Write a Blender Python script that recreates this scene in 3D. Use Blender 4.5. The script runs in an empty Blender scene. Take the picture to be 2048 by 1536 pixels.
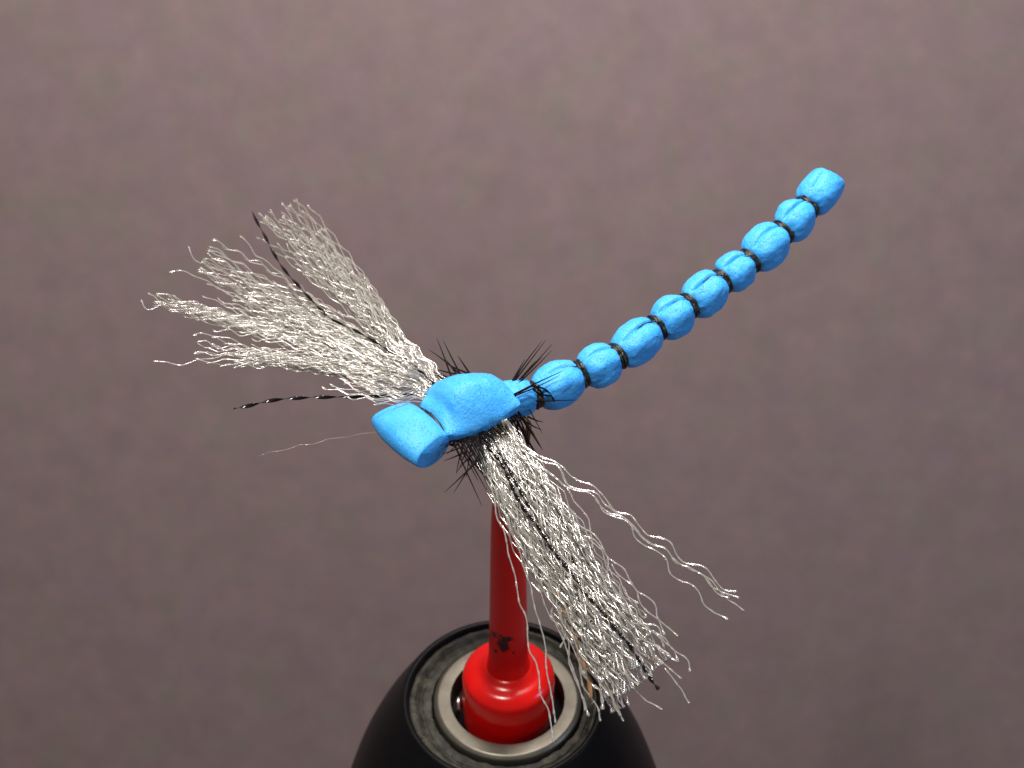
import bpy, math, random
import numpy as np
from mathutils import Vector, noise as mnoise

random.seed(11)
rng = np.random.default_rng(11)
scene = bpy.context.scene
COL = scene.collection
scene.unit_settings.system = 'METRIC'
scene.unit_settings.scale_length = 0.01          # one unit is one centimetre

# ------------------------------------------------------------------ camera
ELEV, HFOV, DIST = math.radians(39), math.radians(40), 16.55
Fw = np.array([0, math.cos(ELEV), -math.sin(ELEV)])
Up = np.array([0, math.sin(ELEV), math.cos(ELEV)])
Rt = np.array([1.0, 0, 0])
CAM = -DIST * Fw
FPX = 1024 / math.tan(HFOV / 2)

cam = bpy.data.cameras.new('camera')
cam.angle = HFOV
cam.clip_start, cam.clip_end = 0.5, 500
cam.dof.use_dof = True
cam.dof.focus_distance = DIST + 0.0
cam.dof.aperture_fstop = cam.lens / 1000 / 0.13
camo = bpy.data.objects.new('camera', cam)
camo.location = CAM
camo.rotation_euler = (math.pi / 2 - ELEV, 0, 0)
COL.objects.link(camo)
scene.camera = camo

# ------------------------------------------------------------------ light
scene.render.engine = 'CYCLES'
scene.cycles.use_denoising = True
scene.cycles.transparent_max_bounces = 24
scene.view_settings.view_transform = 'Standard'
scene.view_settings.look = 'None'
scene.view_settings.exposure = 0.0
world = bpy.data.worlds.new('World')
scene.world = world
world.use_nodes = True
world.node_tree.nodes['Background'].inputs[0].default_value = (1.0, 0.95, 0.9, 1)
world.node_tree.nodes['Background'].inputs[1].default_value = 0.20

def area(name, loc, target, size, power, color):
    l = bpy.data.lights.new(name, 'AREA')
    l.shape, l.size, l.energy, l.color = 'DISK', size, power, color
    o = bpy.data.objects.new(name, l)
    o.location = loc
    o.rotation_euler = (Vector(target) - Vector(loc)).to_track_quat('-Z', 'Y').to_euler()
    COL.objects.link(o)
    return o

area('desk_lamp', (-8, -6, 42), (0, 0, -1), 7, 23300, (1.0, 0.95, 0.88))
area('backdrop_fill', (1.6, 9.5, 19), (1.2, 13, -3), 7, 6000, (1.0, 0.94, 0.88))  # added lamp above the frame, brightens the top of the backdrop
area('window_light', (26, -7, 5), (0, 0, -3), 4, 1500, (0.45, 0.62, 1.0))

# ------------------------------------------------------------------ projection helpers (photograph pixel -> place in the scene)
def ray(px, py):
    return Fw + Rt * (px - 1024) / FPX + Up * (768 - py) / FPX
def at(px, py, depth):                # the point seen at a pixel, this far from the lens
    return CAM + ray(px, py) * depth
def onz(px, py, z):                   # the point seen at a pixel at this height
    d = ray(px, py)
    return CAM + d * ((z - CAM[2]) / d[2])
def depth_of(p):
    return float((np.asarray(p) - CAM) @ Fw)

# ------------------------------------------------------------------ materials
def mat(name):
    m = bpy.data.materials.new(name)
    m.use_nodes = True
    nt = m.node_tree
    return m, nt, nt.nodes['Principled BSDF']
def N(nt, kind, **kw):
    n = nt.nodes.new(kind)
    for k, v in kw.items():
        if k.startswith('i_'):
            n.inputs[k[2:].replace('_', ' ')].default_value = v
        else:
            setattr(n, k, v)
    return n
def ramp(nt, stops):
    r = nt.nodes.new('ShaderNodeValToRGB')
    e = r.color_ramp.elements
    while len(e) > 1:
        e.remove(e[-1])
    for i, (p, c) in enumerate(stops):
        el = e[0] if i == 0 else e.new(p)
        el.position = p
        el.color = c if len(c) == 4 else (*c, 1)
    return r
def mix(nt, fac, a, b, blend='MIX'):
    n = nt.nodes.new('ShaderNodeMix')
    n.data_type, n.blend_type = 'RGBA', blend
    for s, v in ((n.inputs[0], fac), (n.inputs[6], a), (n.inputs[7], b)):
        if hasattr(v, 'links') or isinstance(v, bpy.types.NodeSocket):
            nt.links.new(v, s)
        else:
            s.default_value = v if not isinstance(v, tuple) or len(v) == 4 else (*v, 1)
    return n.outputs[2]

def foam_material():
    m, nt, b = mat('blue_foam')
    tc = N(nt, 'ShaderNodeTexCoord')
    big = N(nt, 'ShaderNodeTexNoise', i_Scale=5.0, i_Detail=3.0)
    fine = N(nt, 'ShaderNodeTexNoise', i_Scale=42.0, i_Detail=3.0, i_Roughness=0.6)
    pit = N(nt, 'ShaderNodeTexVoronoi', i_Scale=36.0, i_Randomness=1.0)
    for n in (big, fine, pit):
        nt.links.new(tc.outputs['Object'], n.inputs['Vector'])
    pr = ramp(nt, [(0.06, (0, 0, 0)), (0.24, (1, 1, 1))])
    nt.links.new(pit.outputs['Distance'], pr.inputs[0])
    # only some of the cells are open pores
    pn = N(nt, 'ShaderNodeTexNoise', i_Scale=14.0, i_Detail=1.0)
    nt.links.new(tc.outputs['Object'], pn.inputs['Vector'])
    pm = ramp(nt, [(0.42, (1, 1, 1)), (0.54, (0, 0, 0))])
    nt.links.new(pn.outputs['Fac'], pm.inputs[0])
    pores = N(nt, 'ShaderNodeMath', operation='MAXIMUM')
    nt.links.new(pr.outputs[0], pores.inputs[0]); nt.links.new(pm.outputs[0], pores.inputs[1])
    c0 = ramp(nt, [(0.35, (0.047, 0.385, 0.945)), (0.65, (0.068, 0.43, 0.97))])
    nt.links.new(big.outputs['Fac'], c0.inputs[0])
    col = mix(nt, pores.outputs[0], (0.028, 0.28, 0.76, 1), c0.outputs[0])
    nt.links.new(col, b.inputs['Base Color'])
    crumb = N(nt, 'ShaderNodeTexNoise', i_Scale=16.0, i_Detail=5.0, i_Roughness=0.7)
    nt.links.new(tc.outputs['Object'], crumb.inputs['Vector'])
    b2 = N(nt, 'ShaderNodeBump', i_Strength=0.35, i_Distance=0.04)
    nt.links.new(crumb.outputs['Fac'], b2.inputs['Height'])
    add = N(nt, 'ShaderNodeMath', operation='MULTIPLY_ADD')
    nt.links.new(fine.outputs['Fac'], add.inputs[0]); add.inputs[1].default_value = 0.55
    nt.links.new(pores.outputs[0], add.inputs[2])
    bp = N(nt, 'ShaderNodeBump', i_Strength=0.9, i_Distance=0.014)
    nt.links.new(add.outputs[0], bp.inputs['Height'])
    nt.links.new(b2.outputs[0], bp.inputs['Normal'])
    nt.links.new(bp.outputs[0], b.inputs['Normal'])
    b.inputs['Roughness'].default_value = 0.42
    b.inputs['Specular IOR Level'].default_value = 0.35
    b.inputs['Subsurface Weight'].default_value = 0.12
    b.inputs['Subsurface Radius'].default_value = (0.03, 0.06, 0.12)
    return m
M_FOAM = foam_material()

def fibre_material(name, base, clear, gloss):
    """clear plastic filament: see-through, with a milky part and a sharp surface gloss"""
    m, nt, b = mat(name)
    nt.nodes.remove(b)
    d = N(nt, 'ShaderNodeBsdfDiffuse'); d.inputs[0].default_value = (*base, 1)
    tl = N(nt, 'ShaderNodeBsdfTranslucent'); tl.inputs[0].default_value = (*base, 1)
    g = N(nt, 'ShaderNodeBsdfGlossy'); g.inputs[0].default_value = (0.95, 0.93, 0.9, 1); g.inputs['Roughness'].default_value = gloss
    t = N(nt, 'ShaderNodeBsdfTransparent')
    m0, m1, m2 = (N(nt, 'ShaderNodeMixShader') for _ in range(3))
    m0.inputs[0].default_value = 0.4
    nt.links.new(d.outputs[0], m0.inputs[1]); nt.links.new(tl.outputs[0], m0.inputs[2])
    m1.inputs[0].default_value = clear
    nt.links.new(m0.outputs[0], m1.inputs[1]); nt.links.new(t.outputs[0], m1.inputs[2])
    lw = N(nt, 'ShaderNodeFresnel'); lw.inputs[0].default_value = 1.55
    k = N(nt, 'ShaderNodeMath', operation='MULTIPLY_ADD')
    nt.links.new(lw.outputs[0], k.inputs[0]); k.inputs[1].default_value = 0.8; k.inputs[2].default_value = 0.22
    nt.links.new(k.outputs[0], m2.inputs[0])
    nt.links.new(m1.outputs[0], m2.inputs[1]); nt.links.new(g.outputs[0], m2.inputs[2])
    nt.links.new(m2.outputs[0], nt.nodes['Material Output'].inputs[0])
    return m
M_FIBRE = fibre_material('clear_white_fibre', (0.95, 0.92, 0.86), 0.68, 0.2)
M_PEARL = fibre_material('orange_pearl_flash', (0.85, 0.36, 0.03), 0.70, 0.15)

def plain(name, color, rough, spec=0.5, metal=0.0):
    m, nt, b = mat(name)
    b.inputs['Base Color'].default_value = (*color, 1)
    b.inputs['Roughness'].default_value = rough
    b.inputs['Specular IOR Level'].default_value = spec
    b.inputs['Metallic'].default_value = metal
    return m
M_BARB = plain('black_barb', (0.006, 0.004, 0.005), 0.6, 0.08)
M_FLASH = plain('black_flash', (0.006, 0.004, 0.006), 0.14, 0.5)
M_DUB = plain('black_dubbing', (0.006, 0.006, 0.007), 0.7, 0.2)
M_HOOK = plain('bronze_wire', (0.16, 0.085, 0.03), 0.3, 0.5, 0.9)
M_PIN = plain('bright_steel', (0.62, 0.58, 0.54), 0.3, 0.5, 1.0)

def thread_material():
    m, nt, b = mat('black_thread_painted_glints')
    tc = N(nt, 'ShaderNodeTexCoord')
    n = N(nt, 'ShaderNodeTexNoise', i_Scale=26.0, i_Detail=2.0)
    nt.links.new(tc.outputs['Object'], n.inputs['Vector'])
    r = ramp(nt, [(0.53, (0.005, 0.006, 0.005)), (0.62, (0.016, 0.015, 0.010)), (0.70, (0.17, 0.13, 0.07))])  # the pale stop paints gold glints into the near-black thread colour
    nt.links.new(n.outputs['Fac'], r.inputs[0])
    nt.links.new(r.outputs[0], b.inputs['Base Color'])
    b.inputs['Roughness'].default_value = 0.4
    return m
M_THREAD = thread_material()

def red_material(smudge):
    m, nt, b = mat('red_plastic_inked' if smudge else 'red_plastic')
    tc = N(nt, 'ShaderNodeTexCoord')
    n = N(nt, 'ShaderNodeTexNoise', i_Scale=3.0, i_Detail=2.0)
    nt.links.new(tc.outputs['Object'], n.inputs['Vector'])
    r = ramp(nt, [(0.3, (0.69, 0.0035, 0.003)), (0.7, (0.76, 0.0045, 0.003))])
    nt.links.new(n.outputs['Fac'], r.inputs[0])
    col = r.outputs[0]
    if smudge:
        # dried black ink: a ragged blot on the front of the stem
        wn = N(nt, 'ShaderNodeTexNoise', i_Scale=9.0, i_Detail=4.0, i_Roughness=0.65)
        nt.links.new(tc.outputs['Object'], wn.inputs['Vector'])
        off = N(nt, 'ShaderNodeVectorMath', operation='MULTIPLY_ADD')
        nt.links.new(wn.outputs['Color'], off.inputs[0])
        off.inputs[1].default_value = (0.26, 0.26, 0.26)
        nt.links.new(tc.outputs['Object'], off.inputs[2])
        acc = None
        for (cx, cz, rx, rz) in ((-0.035, 0.885, 0.115, 0.075), (-0.19, 0.90, 0.055, 0.085), (-0.07, 0.73, 0.10, 0.13), (-0.175, 0.58, 0.05, 0.055), (0.06, 0.59, 0.03, 0.03)):
            s = N(nt, 'ShaderNodeVectorMath', operation='SUBTRACT')
            nt.links.new(off.outputs[0], s.inputs[0])
            s.inputs[1].default_value = (cx + 0.13, -0.25 + 0.13, cz + 0.13)
            sc = N(nt, 'ShaderNodeVectorMath', operation='MULTIPLY')
            nt.links.new(s.outputs[0], sc.inputs[0])
            sc.inputs[1].default_value = (1 / rx, 1 / 0.22, 1 / rz)
            ln = N(nt, 'ShaderNodeVectorMath', operation='LENGTH')
            nt.links.new(sc.outputs[0], ln.inputs[0])
            if acc is None:
                acc = ln.outputs['Value']
            else:
                mn = N(nt, 'ShaderNodeMath', operation='MINIMUM')
                nt.links.new(acc, mn.inputs[0]); nt.links.new(ln.outputs['Value'], mn.inputs[1])
                acc = mn.outputs[0]
        k = ramp(nt, [(0.70, (0.95, 0.95, 0.95)), (1.08, (0, 0, 0))])
        nt.links.new(acc, k.inputs[0])
        col = mix(nt, k.outputs[0], col, (0.008, 0.004, 0.010, 1))
    nt.links.new(col, b.inputs['Base Color'])
    b.inputs['Roughness'].default_value = 0.22
    b.inputs['Specular IOR Level'].default_value = 0.42
    sn = N(nt, 'ShaderNodeTexNoise', i_Scale=6.0, i_Detail=5.0)
    nt.links.new(tc.outputs['Object'], sn.inputs['Vector'])
    bp = N(nt, 'ShaderNodeBump', i_Strength=0.2, i_Distance=0.012)
    nt.links.new(sn.outputs['Fac'], bp.inputs['Height'])
    nt.links.new(bp.outputs[0], b.inputs['Normal'])
    return m
M_RED, M_REDINK = red_material(False), red_material(True)

def rubber_material(name, dusty):
    m, nt, b = mat(name)
    tc = N(nt, 'ShaderNodeTexCoord')
    n = N(nt, 'ShaderNodeTexNoise', i_Scale=5.5, i_Detail=9.0, i_Roughness=0.72)
    nt.links.new(tc.outputs['Object'], n.inputs['Vector'])
    if dusty:
        r = ramp(nt, [(0.40, (0.010, 0.010, 0.009)), (0.52, (0.026, 0.025, 0.019)), (0.70, (0.062, 0.057, 0.040))])
    else:
        r = ramp(nt, [(0.35, (0.003, 0.003, 0.0035)), (0.75, (0.005, 0.005, 0.006))])
    nt.links.new(n.outputs['Fac'], r.inputs[0])
    col = r.outputs[0]
    g = N(nt, 'ShaderNodeTexVoronoi', i_Scale=17.0)
    nt.links.new(tc.outputs['Object'], g.inputs['Vector'])
    gr = ramp(nt, [(0.05, (1, 1, 1)), (0.26, (0, 0, 0))])
    nt.links.new(g.outputs['Distance'], gr.inputs[0])
    gm = N(nt, 'ShaderNodeTexNoise', i_Scale=5.0, i_Detail=2.0)
    nt.links.new(tc.outputs['Object'], gm.inputs['Vector'])
    gk = ramp(nt, [(0.50 if dusty else 0.60, (0, 0, 0)), (0.62 if dusty else 0.74, (1, 1, 1))])
    nt.links.new(gm.outputs['Fac'], gk.inputs[0])
    gg = N(nt, 'ShaderNodeMath', operation='MULTIPLY')
    nt.links.new(gr.outputs[0], gg.inputs[0]); nt.links.new(gk.outputs[0], gg.inputs[1])
    if dusty:
        col = mix(nt, gg.outputs[0], col, (0.24, 0.21, 0.15, 1))
    nt.links.new(col, b.inputs['Base Color'])
    b.inputs['Roughness'].default_value = 0.62 if dusty else 0.36
    b.inputs['Specular IOR Level'].default_value = 0.35 if dusty else 0.09
    h = N(nt, 'ShaderNodeMath', operation='ADD')
    nt.links.new(gg.outputs[0], h.inputs[0]); nt.links.new(n.outputs['Fac'], h.inputs[1])
    bp = N(nt, 'ShaderNodeBump', i_Strength=0.8 if dusty else 0.15, i_Distance=0.03)
    nt.links.new(h.outputs[0], bp.inputs['Height'])
    nt.links.new(bp.outputs[0], b.inputs['Normal'])
    return m
M_DUSTY, M_BLACK = rubber_material('dusty_black_rubber', True), rubber_material('black_rubber', False)

def ring_material():
    m, nt, b = mat('satin_metal')
    tc = N(nt, 'ShaderNodeTexCoord')
    n = N(nt, 'ShaderNodeTexNoise', i_Scale=4.0, i_Detail=5.0, i_Roughness=0.6)
    nt.links.new(tc.outputs['Object'], n.inputs['Vector'])
    r = ramp(nt, [(0.3, (0.105, 0.096, 0.078)), (0.7, (0.145, 0.132, 0.107))])
    nt.links.new(n.outputs['Fac'], r.inputs[0])
    nt.links.new(r.outputs[0], b.inputs['Base Color'])
    b.inputs['Metallic'].default_value = 0.75
    b.inputs['Roughness'].default_value = 0.42
    # lathe marks: fine rings round the axis
    sx = N(nt, 'ShaderNodeSeparateXYZ'); nt.links.new(tc.outputs['Object'], sx.inputs[0])
    cx = N(nt, 'ShaderNodeCombineXYZ')
    nt.links.new(sx.outputs[0], cx.inputs[0]); nt.links.new(sx.outputs[1], cx.inputs[1])
    ln = N(nt, 'ShaderNodeVectorMath', operation='LENGTH'); nt.links.new(cx.outputs[0], ln.inputs[0])
    wn = N(nt, 'ShaderNodeTexNoise', noise_dimensions='1D', i_Scale=60.0, i_Detail=3.0)
    nt.links.new(ln.outputs['Value'], wn.inputs['W'])
    bp = N(nt, 'ShaderNodeBump', i_Strength=0.12, i_Distance=0.01)
    nt.links.new(wn.outputs['Fac'], bp.inputs['Height'])
    nt.links.new(bp.outputs[0], b.inputs['Normal'])
    return m
M_RING = ring_material()

def table_material():
    m, nt, b = mat('mottled_mauve_brown')
    tc = N(nt, 'ShaderNodeTexCoord')
    def noise(scale, detail, loc):
        mp = N(nt, 'ShaderNodeMapping')
        mp.inputs['Location'].default_value = loc
        nt.links.new(tc.outputs['Object'], mp.inputs[0])
        n = N(nt, 'ShaderNodeTexNoise', i_Scale=scale, i_Detail=detail, i_Roughness=0.55)
        nt.links.new(mp.outputs[0], n.inputs['Vector'])
        return n.outputs['Fac']
    hue = ramp(nt, [(0.36, (0.160, 0.117, 0.127)), (0.50, (0.162, 0.119, 0.121)), (0.64, (0.155, 0.124, 0.117))])
    nt.links.new(noise(1.1, 5.0, (3, 8, 0)), hue.inputs[0])
    pink = ramp(nt, [(0.52, (0, 0, 0)), (0.72, (1, 1, 1))])
    nt.links.new(noise(1.9, 4.0, (31, 2, 0)), pink.inputs[0])
    c1 = mix(nt, pink.outputs[0], hue.outputs[0], (0.174, 0.122, 0.124, 1))
    val = ramp(nt, [(0.25, (0.925, 0.925, 0.93)), (0.75, (1.075, 1.075, 1.07))])
    nt.links.new(noise(1.3, 6.0, (7, 17, 0)), val.inputs[0])
    c2 = mix(nt, 1.0, c1, val.outputs[0], 'MULTIPLY')
    fine = ramp(nt, [(0.3, (0.96, 0.96, 0.965)), (0.7, (1.04, 1.04, 1.035))])
    nt.links.new(noise(2.4, 4.0, (1, 5, 0)), fine.inputs[0])
    c3 = mix(nt, 1.0, c2, fine.outputs[0], 'MULTIPLY')
    nt.links.new(c3, b.inputs['Base Color'])
    b.inputs['Roughness'].default_value = 0.85
    b.inputs['Specular IOR Level'].default_value = 0.2
    return m
M_TABLE = table_material()

# ------------------------------------------------------------------ mesh helpers
def link(name, verts, faces, m, parent=None, origin=(0, 0, 0), smooth=True, stuff=False, sharp=None):
    me = bpy.data.meshes.new(name)
    o0 = np.asarray(origin, float)
    v = np.asarray(verts, float) - o0
    me.from_pydata(v.tolist(), [], [tuple(f) for f in faces])
    me.materials.append(m)
    if smooth:
        me.polygons.foreach_set('use_smooth', [True] * len(me.polygons))
    me.update()
    if sharp:
        me.set_sharp_from_angle(angle=math.radians(sharp))
    o = bpy.data.objects.new(name, me)
    COL.objects.link(o)
    if parent is not None:
        o.parent = parent
    if stuff:
        o['kind'] = 'stuff'
    return o

def root(name, loc, label, cat):
    o = bpy.data.objects.new(name, None)
    o.empty_display_size = 0.3
    o.location = loc
    COL.objects.link(o)
    o['label'], o['category'] = label, cat
    return o

def lathe(profile, axis, seg=96, close=False):
    n = len(profile)
    t = np.linspace(0, 2 * math.pi, seg, endpoint=False)
    v, f = [], []
    for (r, z) in profile:
        for a in t:
            v.append((axis[0] + r * math.cos(a), axis[1] + r * math.sin(a), z))
    last = n if close else n - 1
    for i in range(last):
        j = (i + 1) % n
        for k in range(seg):
            k2 = (k + 1) % seg
            f.append((j * seg + k, j * seg + k2, i * seg + k2, i * seg + k))
    if not close:
        f.append(tuple(range(seg)))
        f.append(tuple(range((n - 1) * seg, n * seg))[::-1])
    return v, f

def round_profile(pts, r, steps=5):
    """round the inner corners of an open (radius, z) polyline"""
    out = [pts[0]]
    for i in range(1, len(pts) - 1):
        p0, p1, p2 = (np.array(q, float) for q in pts[i - 1:i + 2])
        rr = r[i] if isinstance(r, (list, tuple)) else r
        a, c = p0 - p1, p2 - p1
        la, lc = np.linalg.norm(a), np.linalg.norm(c)
        d = min(rr, 0.48 * la, 0.48 * lc)
        if d <= 1e-5:
            out.append(tuple(p1)); continue
        s, e = p1 + a / la * d, p1 + c / lc * d
        for k in range(steps + 1):
            u = k / steps
            out.append(tuple((1 - u) ** 2 * s + 2 * u * (1 - u) * p1 + u * u * e))
    out.append(pts[-1])
    return out

def smooth_path(pts, n):
    """Catmull-Rom through the points, resampled to n points of equal spacing"""
    P = np.asarray(pts, float)
    if len(P) == 2:
        u = np.linspace(0, 1, n)[:, None]
        return P[0] * (1 - u) + P[1] * u
    Q = np.vstack([2 * P[0] - P[1], P, 2 * P[-1] - P[-2]])
    out = []
    for i in range(1, len(Q) - 2):
        u = np.linspace(0, 1, 14, endpoint=False)[:, None]
        a, b, c, d = Q[i - 1], Q[i], Q[i + 1], Q[i + 2]
        out.append(0.5 * (2 * b + (c - a) * u + (2 * a - 5 * b + 4 * c - d) * u ** 2 + (3 * b - a - 3 * c + d) * u ** 3))
    out = np.vstack(out + [P[-1:]])
    L = np.r_[0, np.cumsum(np.linalg.norm(np.diff(out, axis=0), axis=1))]
    s = np.linspace(0, L[-1], n)
    return np.stack([np.interp(s, L, out[:, k]) for k in range(P.shape[1])], 1)

def tube(path, rad, sides=6, flat=None, twist=None):
    """a tube along the path; rad: number or array. flat: width/thickness pair per point for a twisted ribbon"""
    P = np.asarray(path, float)
    n = len(P)
    T = np.gradient(P, axis=0)
    T /= np.linalg.norm(T, axis=1)[:, None] + 1e-12
    ref = np.array([0.31, 0.22, 0.93]) if abs(T.mean(0)[2]) < 0.75 * np.linalg.norm(T.mean(0)) else np.array([0.9, 0.3, 0.1])
    A = np.cross(T, ref); A /= np.linalg.norm(A, axis=1)[:, None] + 1e-12
    B = np.cross(T, A)
    rad = np.broadcast_to(np.asarray(rad, float), (n,))
    v = []
    if flat is None:
        ang = np.linspace(0, 2 * math.pi, sides, endpoint=False)
        ca, sa = np.cos(ang), np.sin(ang)
        ring = A[:, None, :] * ca[None, :, None] + B[:, None, :] * sa[None, :, None]
        V = P[:, None, :] + ring * rad[:, None, None]
    else:
        w, th = flat
        sides = 8
        ang = np.linspace(0, 2 * math.pi, sides, endpoint=False)
        X = w * np.sign(np.cos(ang)) * np.abs(np.cos(ang)) ** 0.6
        Y = th * np.sin(ang)
        ct, st = np.cos(twist), np.sin(twist)
        A2 = A * ct[:, None] + B * st[:, None]
        B2 = -A * st[:, None] + B * ct[:, None]
        V = P[:, None, :] + rad[:, None, None] * (A2[:, None, :] * X[None, :, None] + B2[:, None, :] * Y[None, :, None])
    V = V.reshape(-1, 3)
    f = []
    for i in range(n - 1):
        for k in range(sides):
            k2 = (k + 1) % sides
            f.append((i * sides + k, i * sides + k2, (i + 1) * sides + k2, (i + 1) * sides + k))
    f.append(tuple(range(sides))[::-1])
    f.append(tuple(range((n - 1) * sides, n * sides)))
    return V, f

class Mass:
    def __init__(self):
        self.v, self.f, self.n = [], [], 0
    def add(self, v, f):
        v = np.asarray(v)
        self.v.append(v)
        self.f += [tuple(i + self.n for i in q) for q in f]
        self.n += len(v)
    def build(self, *a, **k):
        return link(a[0], np.vstack(self.v), self.f, *a[1:], **k)

def loft(rings, cap=True, bulge=0.0):
    """closed rings of equal count joined in order; ends closed by a fan"""
    R = np.asarray(rings, float)
    n, k, _ = R.shape
    v = R.reshape(-1, 3).tolist()
    f = []
    for i in range(n - 1):
        for j in range(k):
            j2 = (j + 1) % k
            f.append((i * k + j, i * k + j2, (i + 1) * k + j2, (i + 1) * k + j))
    if cap:
        for i, s in ((0, -1), (n - 1, 1)):
            c = R[i].mean(0)
            d = R[i].mean(0) - R[i - s].mean(0)
            d = d / (np.linalg.norm(d) + 1e-9)
            v.append((c + d * bulge).tolist())
            ci = len(v) - 1
            for j in range(k):
                j2 = (j + 1) % k
                f.append((i * k + j2, i * k + j, ci) if s < 0 else (i * k + j, i * k + j2, ci))
    return np.array(v), f

def roughen(v, amp, freq, seed=0.0):
    out = []
    for p in v:
        q = Vector((p[0] * freq + seed, p[1] * freq, p[2] * freq))
        out.append(np.asarray(p) + amp * np.array(mnoise.noise_vector(q)))
    return np.array(out)

# ------------------------------------------------------------------ setting
# a sheet of mottled paper: flat under the holder, sweeping up behind it
FLOOR = -19.0
prof = [(-60, FLOOR), (-20, FLOOR), (3.1, FLOOR)]
slope = math.radians(64)
for k in range(1, 13):
    a = slope * k / 12
    prof.append((3.1 + 2.6 * math.sin(a), FLOOR + 2.6 * (1 - math.cos(a))))
y0, z0 = prof[-1]
for k in range(1, 11):
    prof.append((y0 + 4.5 * k * math.cos(slope), z0 + 4.5 * k * math.sin(slope)))
v, f = [], []
xs = np.linspace(-60, 60, 25)
for (y, z) in prof:
    v += [(x, y, z) for x in xs]
for i in range(len(prof) - 1):
    for k in range(24):
        f.append((i * 25 + k, i * 25 + k + 1, (i + 1) * 25 + k + 1, (i + 1) * 25 + k))
t = link('backdrop', v, f, M_TABLE)
t['kind'] = 'structure'

# ------------------------------------------------------------------ holder: black dome, dusty rubber face, metal ring, pin
HX, HY = -0.13, -0.05
RX = -0.065
holder = root('tool_holder', (HX, HY, FLOOR), 'black dome-shaped tool holder with dusty rubber top and metal ring', 'holder')
HO = (HX, HY, FLOOR)
dome = round_profile([(0.95, FLOOR), (2.78, FLOOR), (2.80, -14.5), (2.78, -11.0), (2.66, -9.2), (2.48, -8.2), (2.18, -7.2), (1.86, -6.45), (1.53, -5.85), (1.43, -5.68), (1.36, -5.69), (1.31, -5.86), (1.00, -6.1)],
                     [0, .05, .4, .4, .4, .4, .4, .4, .1, .06, .05, .02, 0])
v, f = lathe(dome, (HX, HY), 128)
link('dome', v, f, M_BLACK, holder, HO)
face = round_profile([(1.355, -6.10), (1.350, -5.78), (1.30, -5.765), (1.265, -5.80), (1.215, -5.865), (1.19, -5.83), (1.09, -5.825), (1.085, -6.2)],
                     [0, .03, .03, .03, .02, .03, .03, 0])
v, f = lathe(face, (HX, HY), 160)
# the inner lip follows the ring, which sits a little off centre
v = [(x + (RX - HX) * max(0, min(1, (1.4 - math.hypot(x - HX, y - HY)) / 0.3)), y, z) for (x, y, z) in v]
v = roughen(v, 0.022, 7.0)
v = roughen(v, 0.010, 19.0)
link('rubber_face', v, f[:-2], M_DUSTY, holder, HO)
ring = round_profile([(0.812, -6.9), (0.812, -5.72), (1.0, -5.715), (1.055, -5.76), (1.06, -5.9), (1.055, -6.9)],
                     [0, .012, .02, .02, .02, 0])
v, f = lathe(ring, (RX, HY), 128)
link('metal_ring', v, f[:-2], M_RING, holder, HO)
v, f = lathe([(0.0005, -6.85), (0.90, -6.85)], (RX, HY), 48)
link('socket_floor', v, f[:-1], M_BLACK, holder, HO)
pb = onz(908, 1436, -5.95)
v, f = tube(smooth_path([onz(917, 1422, -5.95), onz(917, 1398, -5.85), onz(919, 1388, -5.85) + np.array([0.02, 0, -0.25])], 12), 0.036, 10)
link('pin', v, f, M_PIN, holder, HO)

# ------------------------------------------------------------------ red post: stem and collar
SX, SY = -0.05, -0.05
post = root('red_post', (SX, SY, -6.84), 'red plastic post with black ink smudge, standing in the metal ring', 'plastic post')
PO = (SX, SY, -6.84)
stem = [(0.002, -1.50), (0.08, -1.52), (0.135, -1.58), (0.17, -1.68), (0.195, -1.82), (0.212, -2.05), (0.226, -2.4), (0.242, -3.2), (0.256, -3.9), (0.268, -4.55), (0.28, -4.8), (0.30, -4.95), (0.31, -5.06)]
prof = [tuple(p) for p in smooth_path(stem, 60)]
v, f = lathe(prof, (SX, SY), 64)
so = link('stem', v, f, M_REDINK, post, (SX, SY, -5.06))
so.location = (0, 0, 6.84 - 5.06)
collar = round_profile([(0.05, -5.0), (0.315, -4.985), (0.40, -5.055), (0.555, -5.09), (0.648, -5.20), (0.655, -5.6), (0.64, -6.84), (0.05, -6.84)],
                       [0, .06, .08, .10, .16, .3, .03, 0], 7)
v, f = lathe(collar, (SX, SY), 96)
link('collar', v, f, M_RED, post, PO)

# ------------------------------------------------------------------ the fly
N0 = np.array([-0.913, -0.609, 0.0])
TD = np.array([0.846, 0.533, 0.0])        # from the neck towards the tail
WD = np.array([0.533, -0.846, 0.0])       # across the body, towards the viewer
ZD = np.array([0, 0, 1.0])
fly = root('fishing_fly', (0, 0, -1.5), 'blue foam dragonfly fishing fly with white crinkled wings, hooked onto the red post', 'fishing fly')
FO = (0, 0, -1.5)
def fpart(name, v, f, m, parent=None, **k):
    return link(name, v, f, m, parent or fly, FO, **k)

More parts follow.
